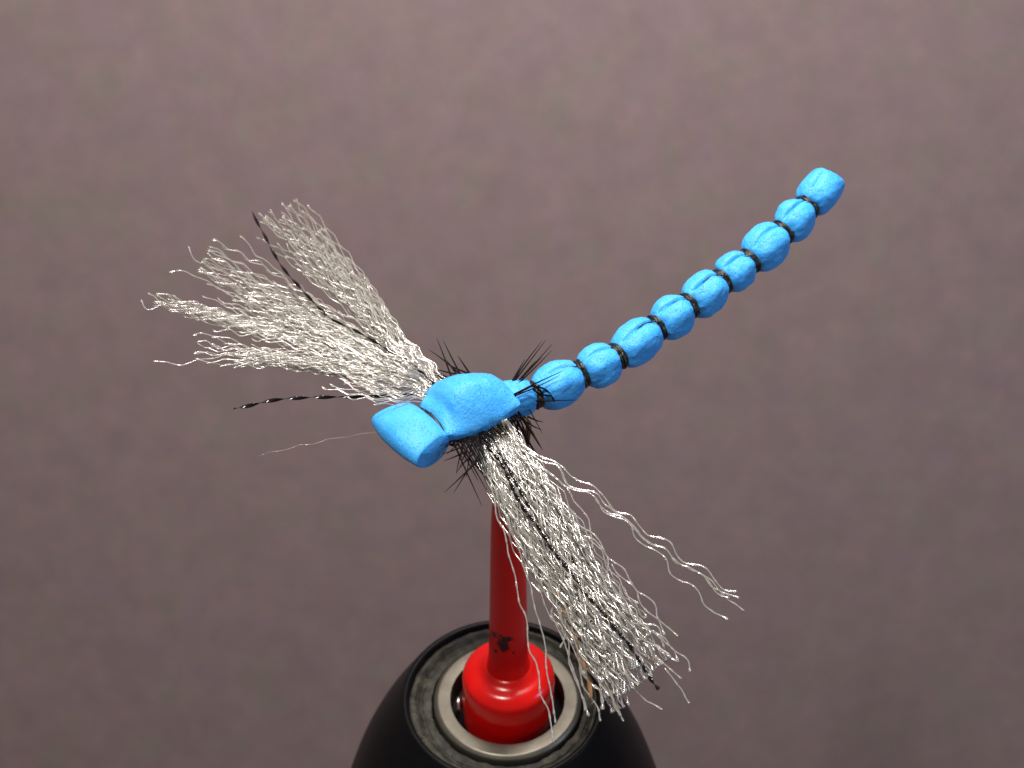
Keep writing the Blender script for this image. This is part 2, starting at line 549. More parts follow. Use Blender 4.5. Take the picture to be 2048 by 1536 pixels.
# thorax: a foam strip arched over the back
def thorax():
    U = [0, .05, .10, .15, .20, .28, .40, .55, .72, .88, 1.0]
    zc = [-.03, .04, .085, .125, .215, .285, .322, .315, .258, .165, .055]
    ze = [-.04, -.03, -.035, -.045, -.055, -.06, -.06, -.05, -.035, -.015, 0.0]
    hn = [.295, .315, .33, .348, .358, .366, .370, .368, .356, .338, .316]
    hf = [.31, .345, .38, .435, .505, .54, .53, .49, .43, .38, .33]
    rings = []
    us = np.r_[0.0, 0.012, np.linspace(0.03, 0.96, 44), 0.985, 1.0]
    for u in us:
        e = 1.0
        sh = 0.0
        if u < 0.02 or u > 0.97:
            d = min(u, 1 - u)
            sh = 0.022 * (1 - min(1, d / 0.02)) 
        c, ed_ = np.interp(u, U, zc), np.interp(u, U, ze)
        n_, f_ = np.interp(u, U, hn) - sh, np.interp(u, U, hf) - sh
        th = 0.155
        pts = []
        ws = np.linspace(-1, 1, 33)
        def top(w):
            ed = ed_ if w > 0 else ed_ + 0.07 * math.sin(math.pi * min(1, max(0, (u - .15) / .8)))
            return ed + (c - ed) * (1 - abs(w) ** 1.9) - sh
        for w in ws:                                # over the top
            lim = 0.985
            ww = w * (n_ if w > 0 else f_)
            zz = top(w)
            if abs(w) > 0.96:
                zz -= 0.014 * ((abs(w) - 0.96) / 0.04) ** 2
            pts.append((ww, zz))
        for k in range(1, 6):                       # near cut face
            q = k / 6
            pts.append((n_ + 0.006 * math.sin(q * 3.14) - 0.015 * q, top(1) - 0.014 - q * (th - .03)))
        for w in ws[::-1][1:-1:2]:                  # underside
            ww = w * (n_ - 0.015 if w > 0 else f_ - 0.015)
            pts.append((ww * 0.97, top(w) * 1.0 - th + sh * 2))
        for k in range(5, 0, -1):
            q = k / 6
            pts.append((-f_ - 0.006 * math.sin(q * 3.14) + 0.015 * q, top(-1) - 0.014 - q * (th - .03)))
        rings.append([N0 + TD * (u * 1.01) + WD * a + ZD * b for a, b in pts])
    v, f = loft(rings)
    # the cut edge is a little ragged
    v = roughen(v, 0.010, 7.0)
    v = roughen(v, 0.006, 22.0, 3.0)
    return v, f
v, f = thorax()
fpart('thorax', v, f, M_FOAM, sharp=38)

# head: a strip folded over at the nose
HL = np.array([-0.775, -0.63, 0]); HL /= np.linalg.norm(HL)
HW = np.array([0.61, -0.79, 0]); HW /= np.linalg.norm(HW)
HC = np.array([-0.965, -0.60, 0.0])
def head():
    prof = [(-.035, -.10), (-.02, -.045), (0.03, -.01), (.10, .015), (.20, .025), (.31, .02), (.40, -.003), (.455, -.035), (.485, -.08), (.49, -.13), (.46, -.19), (.385, -.255), (.28, -.303), (.16, -.322), (.05, -.305), (-.02, -.245), (-.045, -.17)]
    P = np.array(prof + [prof[0]])
    P = smooth_path(P, 61)[:-1]
    cen = np.array([0.24, -0.15])
    rings = []
    for vv in [-1, -.99, -.97, -.94] + list(np.linspace(-.9, .9, 25)) + [.94, .97, .99, 1]:
        a = abs(vv)
        sc = 1.0
        if a > 0.93:
            sc = 1 - 0.055 * ((a - 0.93) / 0.07) ** 3
        Q = cen + (P - cen) * sc
        ring_ = []
        for (l, z) in Q:
            hw = 0.355 + 0.105 * max(0, min(1, l / 0.48))
            up = max(0, (z + 0.15) / 0.17)
            dome_ = 0.10 * (1 - vv * vv) * up + 0.0
            nose = 0.06 * (1 - vv * vv) * max(0, (l - 0.2) / 0.3)
            ring_.append(HC + HW * (vv * hw) + HL * (l + nose) + ZD * (z + dome_))
        rings.append(ring_)
    v, f = loft(rings, bulge=0.012)
    v = roughen(v, 0.010, 5.0, 9.0)
    return v, f
v, f = head()
fpart('head', v, f, M_FOAM, sharp=38)

# black wound body below the thorax
rings = []
for u in np.linspace(-0.06, 1.06, 40):
    r = 0.17 * math.sqrt(max(0.02, 1 - ((u - 0.5) / 0.6) ** 2))
    c = N0 + TD * u + ZD * (-0.22) + WD * 0.02
    rings.append([c + WD * (r * 1.35 * math.cos(a)) + ZD * (r * math.sin(a)) for a in np.linspace(0, 2 * math.pi, 28, endpoint=False)])
v, f = loft(rings)
v = roughen(v, 0.03, 14.0)
fpart('body', v, f, M_DUB)

# neck tie and hook
def coil(center, axis, a, b, turns, pitch, r, seed, side=None, up=None, wob=0.05):
    rr = random.Random(seed)
    axis = np.asarray(axis) / np.linalg.norm(axis)
    side = np.cross(axis, ZD) if side is None else side
    side = side / np.linalg.norm(side)
    up = np.cross(side, axis)
    pts = []
    ph = rr.uniform(0, 6.28)
    n = int(turns * 22)
    for i in range(n):
        th = ph + 2 * math.pi * turns * i / (n - 1)
        s = pitch * (2 * i / (n - 1) - 1) * (1 if rr.random() < 2 else 1)
        s += 0.012 * math.sin(3.1 * th / 2 + seed)
        k = 1 + wob * math.sin(th * 0.37 + seed * 1.7)
        pts.append(np.asarray(center) + axis * s + side * (a * k * math.cos(th)) + up * (b * k * math.sin(th)))
    return tube(np.array(pts), r, 6)

v, f = coil(HC * 0.5 + N0 * 0.5 + ZD * (-0.145), HL * 0.5 - TD * 0.5, 0.31, 0.172, 6, 0.024, 0.015, 4)
fpart('thread_wrap', v, f, M_THREAD)

hk = [N0 - TD * 0.12 + ZD * -0.25, N0 + TD * 0.4 + ZD * -0.26, N0 + TD * 0.95 + ZD * -0.30, at(1053, 842, 16.60), at(1056, 862, 16.62), at(1050, 900, 16.7), at(1036, 945, 16.85), np.array([SX + 0.03, SY, -1.56]), np.array([SX, SY, -1.8])]
hp = smooth_path(hk, 60)
v, f = tube(hp, 0.034, 10)
fpart('hook', v, f, M_HOOK)

# ---- abdomen: foam strip tied into beads
WR = [(1068, 790), (1161.7, 748), (1234, 712.6), (1311.7, 656), (1377, 612), (1443, 563), (1499, 522), (1563.6, 465), (1614, 414.5), (1659, 357)]
WZ = [-0.19, -0.13, -0.06, 0.04, 0.14, 0.26, 0.38, 0.55, 0.70, 0.90]
WP = [onz(*p, z) for p, z in zip(WR, WZ)]
SIZE = [0.255, 0.243, 0.247, 0.250, 0.252, 0.236, 0.262, 0.245, 0.262]
abdomen = bpy.data.objects.new('abdomen', None)
abdomen.empty_display_size = 0.2
COL.objects.link(abdomen)
abdomen.parent = fly

def bead(p0, p1, size, seed, neck0=0.60, neck1=0.60, tip=False, groove=1.0):
    rr = random.Random(seed)
    p0, p1 = np.asarray(p0), np.asarray(p1)
    ax = p1 - p0
    L = np.linalg.norm(ax)
    ax /= L
    p0 = p0 + ax * 0.022
    L -= 0.022 if tip else 0.044
    sd = np.cross(ax, ZD); sd /= np.linalg.norm(sd)      # towards the viewer
    up = np.cross(sd, ax)
    na, ns = 96, 30
    rings = []
    gx = rr.uniform(-.03, .03)
    lean = rr.uniform(-.06, .06)
    for i in range(ns + 1):
        s = i / ns
        x = 2 * s - 1
        if tip:
            prof = (1 - abs(min(0, x)) ** 2.4) ** 0.5 if x < 0 else 1 - 0.24 * x ** 2.2
            k = neck0 + (1 - neck0) * prof
        else:
            prof = max(0, 1 - abs(x) ** 2.3) ** 0.55
            nk = neck0 if x < 0 else neck1
            k = nk + (1 - nk) * prof
        # rounder at the ties, squarer in the middle
        ex = 2.1 + (0.25 if tip else 1.45) * max(0, min(1, (k - 0.6) / 0.4))
        ring_ = []
        for j in range(na):
            a = 2 * math.pi * j / na
            ca, sa = math.cos(a), math.sin(a)
            r = (abs(ca) ** ex + abs(sa) ** ex) ** (-1 / ex)
            X, Z = r * ca * size * k * 0.98, r * sa * size * k * (0.94 if sa > 0 else 1.0)
            # the crease of the folded strip along the top
            g = math.exp(-((X / size - gx - lean * x) / 0.055) ** 2) * (1 if sa > 0 else 0)
            g *= groove * size * 0.24 * max(0, 1 - abs(x - 0.15) ** 2.5)
            # the two lips swell beside it
            lip = 0.05 * size * math.exp(-((abs(X / size - gx) - 0.30) / 0.22) ** 2) * (1 if sa > 0.2 else 0) * (1 - x * x)
            Z += lip - g
            pk = 1 + 0.05 * math.sin(a * 7 + seed) * math.sin(a * 3 + 2.3 * seed) * max(0, abs(x) - 0.45) / 0.55 * (0 if tip and x > 0 else 1)
            X, Z = X * pk, Z * pk
            ring_.append(p0 + ax * (s * L) + sd * X + up * Z)
        rings.append(ring_)
    if tip:
        # cut off square, edge slightly broken, facing up and away
        last = np.array(rings[-1])
        c = last.mean(0)
        for q, kk in ((0.016, 0.94), (0.024, 0.82), (0.026, 0.6)):
            rings.append((c + (last - c) * kk + ax * q).tolist())
        R = np.array(rings)
        d = (R - p0) @ ax
        lim = 0
        slant = ((R - p0) @ up) * -0.22 + ((R - p0) @ sd) * 0.05
        R = R + (np.clip(d / L, 0, 1.1) ** 3 * slant)[..., None] * ax
        rings = R
    v, f = loft(rings)
    v = roughen(v, 0.016, 5.0, seed * 3.3)
    v = roughen(v, 0.006, 17.0, seed * 1.3)
    return v, f

# the stub between thorax and first tie
stub0 = N0 + TD * 0.93 + ZD * -0.17
v, f = bead(stub0, WP[0], 0.205, 21, 0.9, 0.70, groove=0.0)
fpart('foam_segment', v, f, M_FOAM, abdomen)
for i in range(9):
    a, b = WP[i], WP[i + 1]
    v, f = bead(a, b, SIZE[i] * 0.975, 40 + i, 0.50, 0.50, tip=(i == 8), groove=0.5 if i == 8 else [0.7, 0.9, 1.4, 1.6, 1.7, 1.5, 1.6, 1.4][i])
    fpart('foam_segment', v, f, M_FOAM, abdomen)
for i in range(9):
    a = WP[i]
    prev = stub0 if i == 0 else WP[i - 1]
    ax = WP[i + 1] - prev
    m_ = Mass()
    rad = 0.60 * 0.25
    m_.add(*coil(a, ax, rad * 1.02, rad * 1.02, 6 if i else 9, 0.040 if i else 0.055, 0.0150, 60 + i))
    m_.add(*coil(a, ax + np.array([0.25, -0.1, 0.15]) * np.linalg.norm(ax) * 0.5, rad * 1.10, rad * 1.10, 3, 0.026, 0.0135, 80 + i))
    m_.build('thread_wrap', M_THREAD, abdomen, FO)
    # a single turn of thread carried over the bead into the crease
    if i in (1, 3, 4, 5, 6, 8):
        axn = ax / np.linalg.norm(ax)
        sd = np.cross(axn, ZD); sd /= np.linalg.norm(sd); up = np.cross(sd, axn)
        s = SIZE[i - 1]
        pts = [a + up * rad * 1.1 + sd * 0.10, a - axn * 0.09 + up * s * 0.82 + sd * 0.06, a - axn * 0.19 + up * s * 0.86 + sd * 0.012, a - axn * 0.30 + up * s * 0.80]
        v, f = tube(smooth_path(pts, 16), 0.0085, 5)
        fpart('thread_strand', v, f, M_THREAD, abdomen)

# ---- black hackle: wound quill with single barbs (pixel paths read off a 4.267x crop at 720, 660)
def c1(x, y):
    return 720 + x / 4.267, 660 + y / 4.267
qp = []
for i in range(160):
    th = i / 160 * 2 * math.pi * 7
    u = 0.05 + 0.92 * i / 160
    qp.append(N0 + TD * u + ZD * (-0.22 + 0.19 * math.sin(th)) + WD * (0.02 + 0.26 * math.cos(th)))
v, f = tube(np.array(qp), 0.014, 6)
hackle = fpart('hackle', v, f, M_BARB)
BARBS = [
    # back left
    ((850, 365), (775, 215), (712, 90), .3), ((775, 385), (715, 220), (655, 65), .3), ((840, 365), (720, 265), (585, 165), .35), ((790, 372), (690, 345), (612, 322), .3),
    ((930, 362), (885, 285), (835, 220), .3), ((740, 405), (680, 365), (620, 335), .3), ((815, 365), (770, 300), (735, 255), .25), ((900, 362), (800, 320), (745, 285), .25),
    ((720, 430), (660, 380), (622, 352), .2), ((560, 560), (520, 540), (490, 520), .1),
    # back right
    ((1285, 482), (1430, 290), (1590, 80), .35), ((1280, 475), (1410, 280), (1556, 90), .35), ((1300, 490), (1470, 300), (1640, 120), .4), ((1305, 500), (1480, 330), (1636, 176), .4),
    ((1278, 470), (1340, 360), (1406, 252), .3), ((1290, 480), (1350, 370), (1412, 280), .3), ((1300, 495), (1400, 380), (1500, 262), .35), ((1310, 500), (1390, 400), (1560, 225), .35),
    # over the first bead
    ((1335, 540), (1500, 455), (1740, 345), .30), ((1345, 552), (1520, 480), (1700, 390), .30), ((1360, 530), (1440, 495), (1500, 470), .30),
    # right
    ((1390, 606), (1600, 602), (1860, 597), -.2), ((1382, 585), (1470, 720), (1556, 886), -.2), ((1345, 690), (1450, 840), (1560, 1026), -.1), ((1440, 742), (1510, 768), (1566, 786), .2),
    ((1430, 790), (1490, 825), (1552, 852), .2), ((1400, 760), (1480, 920), (1560, 1025), 0), ((1330, 745), (1420, 930), (1530, 1130), 0), ((1300, 760), (1385, 930), (1480, 1180), .1),
    ((1350, 735), (1400, 850), (1440, 960), 0), ((1320, 750), (1400, 900), (1470, 1060), .15), ((1360, 720), (1430, 830), (1475, 905), .1), ((1310, 770), (1360, 900), (1400, 1090), .2),
    ((1390, 850), (1460, 990), (1540, 1100), .2), ((1290, 780), (1330, 880), (1380, 960), .1), ((1280, 780), (1300, 870), (1350, 990), 0), ((1270, 790), (1330, 900), (1390, 1010), .1),
    ((1260, 790), (1290, 860), (1310, 930), 0), ((1240, 800), (1300, 880), (1360, 930), 0), ((1340, 760), (1350, 850), (1340, 950), .1), ((1250, 790), (1310, 850), (1390, 890), .1),
    # front, below the thorax
    ((790, 940), (900, 1190), (1040, 1500), -.3), ((850, 940), (970, 1170), (1100, 1402), -.25), ((890, 940), (1000, 1130), (1090, 1330), -.2), ((1000, 1120), (860, 1250), (720, 1386), -.2),
    ((1010, 1080), (900, 1230), (796, 1396), -.2), ((900, 1040), (800, 1085), (716, 1116), -.2), ((860, 1000), (780, 1030), (700, 1060), -.2), ((960, 1060), (880, 1140), (820, 1218), -.2),
    ((820, 945), (900, 1090), (1010, 1290), -.2), ((930, 930), (1010, 1080), (1080, 1250), -.15), ((950, 925), (1030, 1080), (1085, 1220), -.1), ((970, 920), (1030, 1030), (1100, 1170), -.1),
    ((870, 940), (940, 1070), (1050, 1230), -.2), ((910, 935), (960, 1030), (1060, 1180), -.1), ((830, 940), (780, 975), (725, 990), -.2), ((780, 945), (760, 975), (720, 1000), -.2),
    ((900, 935), (850, 1090), (820, 1230), -.2), ((940, 930), (900, 1050), (850, 1170), -.2), ((960, 930), (930, 1080), (905, 1260), -.1), ((860, 940), (830, 980), (740, 1060), -.2),
    ((800, 940), (830, 1020), (900, 1120), -.25), ((990, 915), (1040, 1010), (1070, 1130), -.1), ((880, 1040), (960, 1130), (1110, 1310), -.1), ((1010, 910), (1045, 1000), (1060, 1060), 0),
    ((1010, 910), (1080, 950), (1130, 1010), .1), ((1080, 880), (1130, 940), (1190, 1000), .1), ((1140, 840), (1200, 900), (1250, 990), .1), ((1180, 820), (1230, 880), (1290, 940), .1),
]
for k in range(30):
    x_ = rng.uniform(1000, 1330)
    y_ = 905 - (x_ - 940) * 0.42 - 12
    l_ = rng.uniform(40, 130)
    a_ = rng.normal(0.45, 0.3)
    BARBS.append(((x_, y_), (x_ + .5 * l_ * math.sin(a_) + rng.normal(0, 4), y_ + .5 * l_ * math.cos(a_)), (x_ + l_ * math.sin(a_), y_ + l_ * math.cos(a_)), -.12))
base_d = depth_of(N0 + TD * 0.6)
for (p, q, r, dz) in BARBS:
    p, q, r = c1(*p), c1(*q), c1(*r)
    # root sits on the wound body at its own place, tip at its own depth
    z0 = -0.16
    d0 = depth_of(onz(p[0], p[1], z0)) if dz <= 0.15 else depth_of(onz(p[0], p[1] + 4, -0.02))
    A3, B3, C3 = at(*p, d0), at(q[0] + rng.normal(0, .7), q[1] + rng.normal(0, .7), d0 + dz * .45), at(*r, d0 + dz)
    if dz == .30 and p[0] > 1030:            # these lie over the first bead
        A3, B3, C3 = onz(*p, 0.05), onz(*q, 0.10), onz(*r, 0.19)
    A3 = A3 + (A3 - B3) * 0.15
    n = 14
    path = smooth_path([A3, B3, C3], n)
    s = np.linspace(0, 1, n)
    rad = 0.0098 * (1 - s) ** 0.7 * (0.9 + 0.25 * rng.random()) + 0.0018
    v, f = tube(path, rad, 5)
    fpart('barb', v, f, M_BARB, hackle)
# the curled tag end of thread behind the first tie
for pts, r_ in (([(1470, 500), (1520, 540), (1590, 558), (1660, 556), (1715, 530), (1745, 500), (1762, 462)], 0.0115),
                ([(1480, 478), (1560, 497), (1610, 530), (1640, 570), (1655, 612)], 0.011), ([(1430, 490), (1480, 478), (1540, 520), (1560, 545)], 0.012)):
    P3 = [at(*c1(*p), depth_of(WP[0]) - 0.27 + 0.0007 * (p[0] - 1470)) for p in pts]
    v, f = tube(smooth_path(P3, 30), r_, 6)
    fpart('thread_tag', v, f, M_BARB, abdomen)

# ------------------------------------------------------------------ wings
def polyline(pts, n):
    return smooth_path(np.array(pts, float), n)

def crimp(path2d, lam, amp, phase, ang, jitter):
    """sideways and depth offsets (pixels) of a crimped strand laid along a 2-D path"""
    d = np.diff(path2d, axis=0)
    s = np.r_[0, np.cumsum(np.linalg.norm(d, axis=1))]
    T = np.gradient(path2d, axis=0)
    T /= np.linalg.norm(T, axis=1)[:, None] + 1e-9
    nrm = np.stack([-T[:, 1], T[:, 0]], 1)
    ph = phase + 2 * math.pi * s / lam + jitter * np.sin(s / (lam * 2.3) + phase * 3)
    env = np.clip(s / 40, 0, 1)
    w = np.sin(ph) - 0.10 * np.sin(3 * ph) + 0.22 * np.sin(0.53 * ph + phase * 2)
    return nrm * (amp * math.cos(ang) * env * w)[:, None], amp * math.sin(ang) * env * w, s

def strand(pts, depthf, rad, lam=40, amp=3.5, phase=0.0, ang=0.5, jitter=1.2, step=4.5, blob=True, nodes=0.3):
    P = np.array(pts, float)
    L = np.linalg.norm(np.diff(P, axis=0), axis=1).sum()
    n = max(8, int(L / step))
    path = smooth_path(P, n)
    off, dz, s = crimp(path, lam, amp, phase, ang, jitter)
    path = path + off
    P3 = np.array([at(p[0], p[1], depthf(p, u) + z / 170) for p, u, z in zip(path, s / s[-1], dz)])
    r = np.full(n, rad)
    r *= 1 + nodes * np.maximum(0, np.sin(2 * math.pi * s / (lam * 0.9) + phase * 5)) ** 8
    if blob:
        r[-2:] *= 1.5
    return tube(P3, r, 5)

def c2(x, y):
    return 250 + x / 3.012, 380 + y / 3.012
def c6(x, y):
    return 900 + x / 3.2, 850 + y / 3.2
def c7(x, y):
    return 1020 + x / 3.98, 1150 + y / 3.98

def bundle(mass, loose, center, hw0, hw1, count, lens, lam, amp, rad, depthf, spread_pow=1.0, loose_every=0, blobs=True, phase_var=1.3, lam_var=0.2, coherent=False, parent_rng=rng):
    C = smooth_path(np.array(center, float), 80)
    T = np.gradient(C, axis=0); T /= np.linalg.norm(T, axis=1)[:, None]
    nr = np.stack([-T[:, 1], T[:, 0]], 1)
    base_ph = 1.0
    ncl = max(5, count // 4)
    cl = [(-1 + 2 * (q + parent_rng.uniform(0.1, .9)) / ncl, parent_rng.uniform(0, 6.28), parent_rng.normal(0, 1), parent_rng.uniform(*lens), parent_rng.normal(0, 0.25), parent_rng.uniform(1.5, 5), parent_rng.uniform(0, 6)) for q in range(ncl)]
    for i in range(count):
        o0, ph0, z0, e0, dr, df, dp = cl[parent_rng.integers(ncl)]
        o = o0 + parent_rng.normal(0, 0.20)
        end = min(1.0, max(0.3, e0 + parent_rng.normal(0, 0.11)))
        k = max(10, int(80 * min(1, end)))
        u = np.linspace(0, 1, 80)[:k]
        hw = hw0 + (hw1 - hw0) * u ** spread_pow
        drift = dr * np.sin(u * df + dp) + parent_rng.normal(0, 0.10) * np.sin(u * parent_rng.uniform(2, 6) + parent_rng.uniform(0, 6))
        path = C[:k] + nr[:k] * ((o + drift) * hw)[:, None]
        path = path[::4] if k > 16 else path[::2]
        zj = 0.7 * z0 + 0.5 * parent_rng.normal(0, 1)
        v, f = strand(path, lambda p, uu: depthf(p, uu) + zj * (0.03 + 0.10 * uu), rad * parent_rng.uniform(.7, 1.2), lam * parent_rng.uniform(1 - lam_var, 1 + lam_var), amp * parent_rng.uniform(.6, 1.25),
                      (base_ph if coherent else ph0) + parent_rng.normal(0, phase_var), parent_rng.uniform(-1.0, 1.0), 1.0, blob=blobs)
        if loose_every and abs(o) > 0.55 and i % loose_every == 0:
            loose.append((v, f))
        else:
            mass.add(v, f)

# far wing -- lies out level behind the body
fdepth = lambda p, u: depth_of(onz(p[0], p[1], -0.12 + 0.25 * u))
far, far_loose = Mass(), []
R0 = (888, 786)
def far_c(*pts):
    return [R0] + [c2(*p) for p in pts]
FB = dict(lam=52, amp=3.9, phase_var=0.55, lam_var=0.07, coherent=True, rad=0.0074, depthf=fdepth)
bundle(far, far_loose, far_c((1690, 985), (1560, 830), (1380, 600), (1200, 400), (1000, 190), (900, 90)), 4, 50, 66, (0.55, .97), loose_every=1, **FB)
bundle(far, far_loose, far_c((1690, 985), (1540, 800), (1330, 590), (1120, 400), (930, 260), (780, 130)), 3, 34, 56, (0.6, 1.0), loose_every=1, **FB)
bundle(far, far_loose, far_c((1780, 1120), (1500, 990), (1200, 820), (900, 660), (600, 500), (400, 400)), 8, 44, 62, (0.62, 1.0), loose_every=2, **FB)
bundle(far, far_loose, far_c((1780, 1140), (1500, 1000), (1200, 880), (900, 740), (600, 590), (370, 480)), 10, 30, 44, (0.6, 1.0), loose_every=2, **FB)
bundle(far, far_loose, far_c((1780, 1150), (1450, 1020), (1100, 900), (750, 810), (430, 720), (110, 630)), 8, 24, 36, (0.6, 1.0), loose_every=2, **FB)
bundle(far, far_loose, far_c((1800, 1170), (1500, 1100), (1150, 1010), (850, 950), (600, 910), (380, 870)), 6, 34, 34, (0.55, 1.0), loose_every=1, **FB)
bundle(far, far_loose, far_c((1800, 1190), (1500, 1150), (1200, 1070), (900, 1020), (600, 1010), (350, 1000)), 5, 22, 28, (0.5, 0.95), loose_every=1, **FB)
bundle(far, far_loose, far_c((1800, 1210), (1650, 1210), (1480, 1170), (1300, 1110), (1150, 1060)), 16, 30, 40, (0.6, 1.0), **FB)
bundle(far, far_loose, far_c((1800, 1130), (1650, 1060), (1500, 990), (1380, 930)), 24, 50, 60, (0.6, 1.0), **FB)
bundle(far, far_loose, far_c((1780, 1120), (1500, 990), (1250, 850), (1000, 720)), 16, 40, 52, (0.6, 1.0), **FB)
bundle(far, far_loose, far_c((1830, 1080), (1740, 990), (1640, 900), (1560, 800), (1490, 720)), 10, 24, 30, (0.6, 1.0), **FB)
wing_far = far.build('wing', M_FIBRE, fly, FO, stuff=True)
wing_far['label'] = 'white wing spread open behind the head'
TR_FAR = [
    [(1740, 1060), (1400, 855), (1280, 770), (1130, 640), (1010, 590), (940, 500), (870, 440), (790, 400), (760, 340), (685, 280)],
    [(1700, 1010), (1600, 800), (1470, 640), (1330, 440), (1270, 370), (1200, 225)],
    [(1690, 990), (1450, 660), (1240, 450), (1120, 270), (1020, 200), (950, 70)],
    [(1690, 1000), (1380, 680), (1160, 470), (1000, 320), (900, 220), (800, 140)],
    [(1790, 1140), (1300, 860), (1000, 660), (720, 520), (600, 430), (520, 415)],
    [(1790, 1140), (1200, 800), (900, 640), (700, 480), (600, 410), (500, 360)],
    [(1790, 1150), (1100, 820), (800, 690), (560, 590), (390, 500), (265, 495)],
    [(1790, 1150), (1000, 760), (640, 560), (440, 430), (375, 340)],
    [(1790, 1170), (1000, 890), (600, 780), (300, 690), (145, 715), (92, 662)],
    [(1790, 1170), (1100, 930), (700, 800), (430, 740), (240, 690), (135, 620)],
    [(1790, 1170), (900, 840), (560, 740), (440, 740), (250, 660)],
    [(1500, 1120), (900, 1010), (640, 900), (470, 870), (410, 880)],
    [(1500, 1150), (1000, 1080), (720, 1020), (520, 1035), (420, 1025)],
    [(1500, 1150), (900, 1040), (600, 1000), (340, 1050), (170, 1025)],
]
loose_paths = []
for tpath in TR_FAR:
    v, f = strand([R0] + [c2(*p) for p in tpath], fdepth, 0.0088, 58, 2.2, rng.uniform(0, 6), rng.uniform(-.6, .6), 1.0)
    far_loose.append((v, f))
# one faint stray below, behind the head
v, f = strand([(790, 850), (740, 866), (700, 872), (645, 882), (590, 894), (515, 911)], lambda p, u: depth_of(onz(p[0], p[1], -0.35)), 0.0009, 60, 2.0, 1, .3)
far_loose.append((v, f))
for v, f in far_loose:
    fpart('fibre', v, f, M_FIBRE, wing_far)

def ribbon(name, pts, depthf, w, period, mat_, parent, label=None, th=0.18, ph=0.0):
    P = np.array(pts, float)
    L = np.linalg.norm(np.diff(P, axis=0), axis=1).sum()
    n = max(12, int(L / 2.4))
    path = smooth_path(P, n)
    s = np.linspace(0, L, n)
    P3 = np.array([at(p[0], p[1], depthf(p, a / L)) for p, a in zip(path, s)])
    tw = ph + math.pi * s / period + 0.35 * np.sin(s / 60)
    v, f = tube(P3, w, flat=(1.0, th), twist=tw)
    o = fpart(name, v, f, mat_, parent)
    if label:
        o['label'] = label
    return o
ribbon('flash_strand', [R0] + [c2(*p) for p in ((1820, 1130), (1720, 1040), (1580, 960), (1430, 870), (1250, 780), (1150, 690), (1040, 570), (960, 480), (890, 370), (840, 270), (800, 200), (768, 132))],
       lambda p, u: fdepth(p, u) - 0.24, 0.0205, 38, M_FLASH, wing_far, 'twisted black strand across the far wing')
ribbon('flash_strand', [(895, 790)] + [c2(*p) for p in ((1800, 1233), (1650, 1237), (1370, 1245), (1200, 1248), (1045, 1253), (890, 1267), (745, 1300), (655, 1318))],
       lambda p, u: fdepth(p, u) - 0.06, 0.0235, 52, M_FLASH, wing_far, 'twisted black strand pointing left along the wing edge')

# near wing -- droops towards the viewer and down past the red post
ROOT = (1000, 866)
d_root = depth_of(onz(1000, 870, -0.22))
TIPLEN = 620.0
def ndepth(p, u):
    d = math.hypot(p[0] - ROOT[0], p[1] - ROOT[1])
    return d_root + 0.22 * math.exp(-d / 30) - 0.80 * min(1.2, d / TIPLEN)
near, near_loose = Mass(), []
NB = dict(lam=60, amp=4.2, phase_var=1.0, rad=0.0092, depthf=ndepth)
mid = [(978, 852), (1006, 915), (1046, 980), (1086, 1060), (1130, 1150), (1180, 1235), (1228, 1310), (1282, 1395)]
lef = [(958, 862), (984, 940), (1020, 1020), (1062, 1100), (1118, 1190), (1176, 1290), (1224, 1365), (1258, 1438)]
rig = [(1000, 846), (1046, 915), (1086, 980), (1128, 1052), (1172, 1130), (1222, 1206), (1275, 1270), (1335, 1350)]
bundle(near, near_loose, mid, 24, 42, 150, (0.72, 1.0), **NB)
bundle(near, near_loose, lef, 12, 24, 84, (0.68, 1.0), loose_every=4, **NB)
bundle(near, near_loose, rig, 15, 27, 86, (0.66, 1.0), loose_every=4, **NB)
bundle(near, near_loose, mid[:5], 28, 56, 40, (0.6, 1.0), **NB)
wing_near = near.build('wing', M_FIBRE, fly, FO, stuff=True)
wing_near['label'] = 'white wing hanging down across the red post'
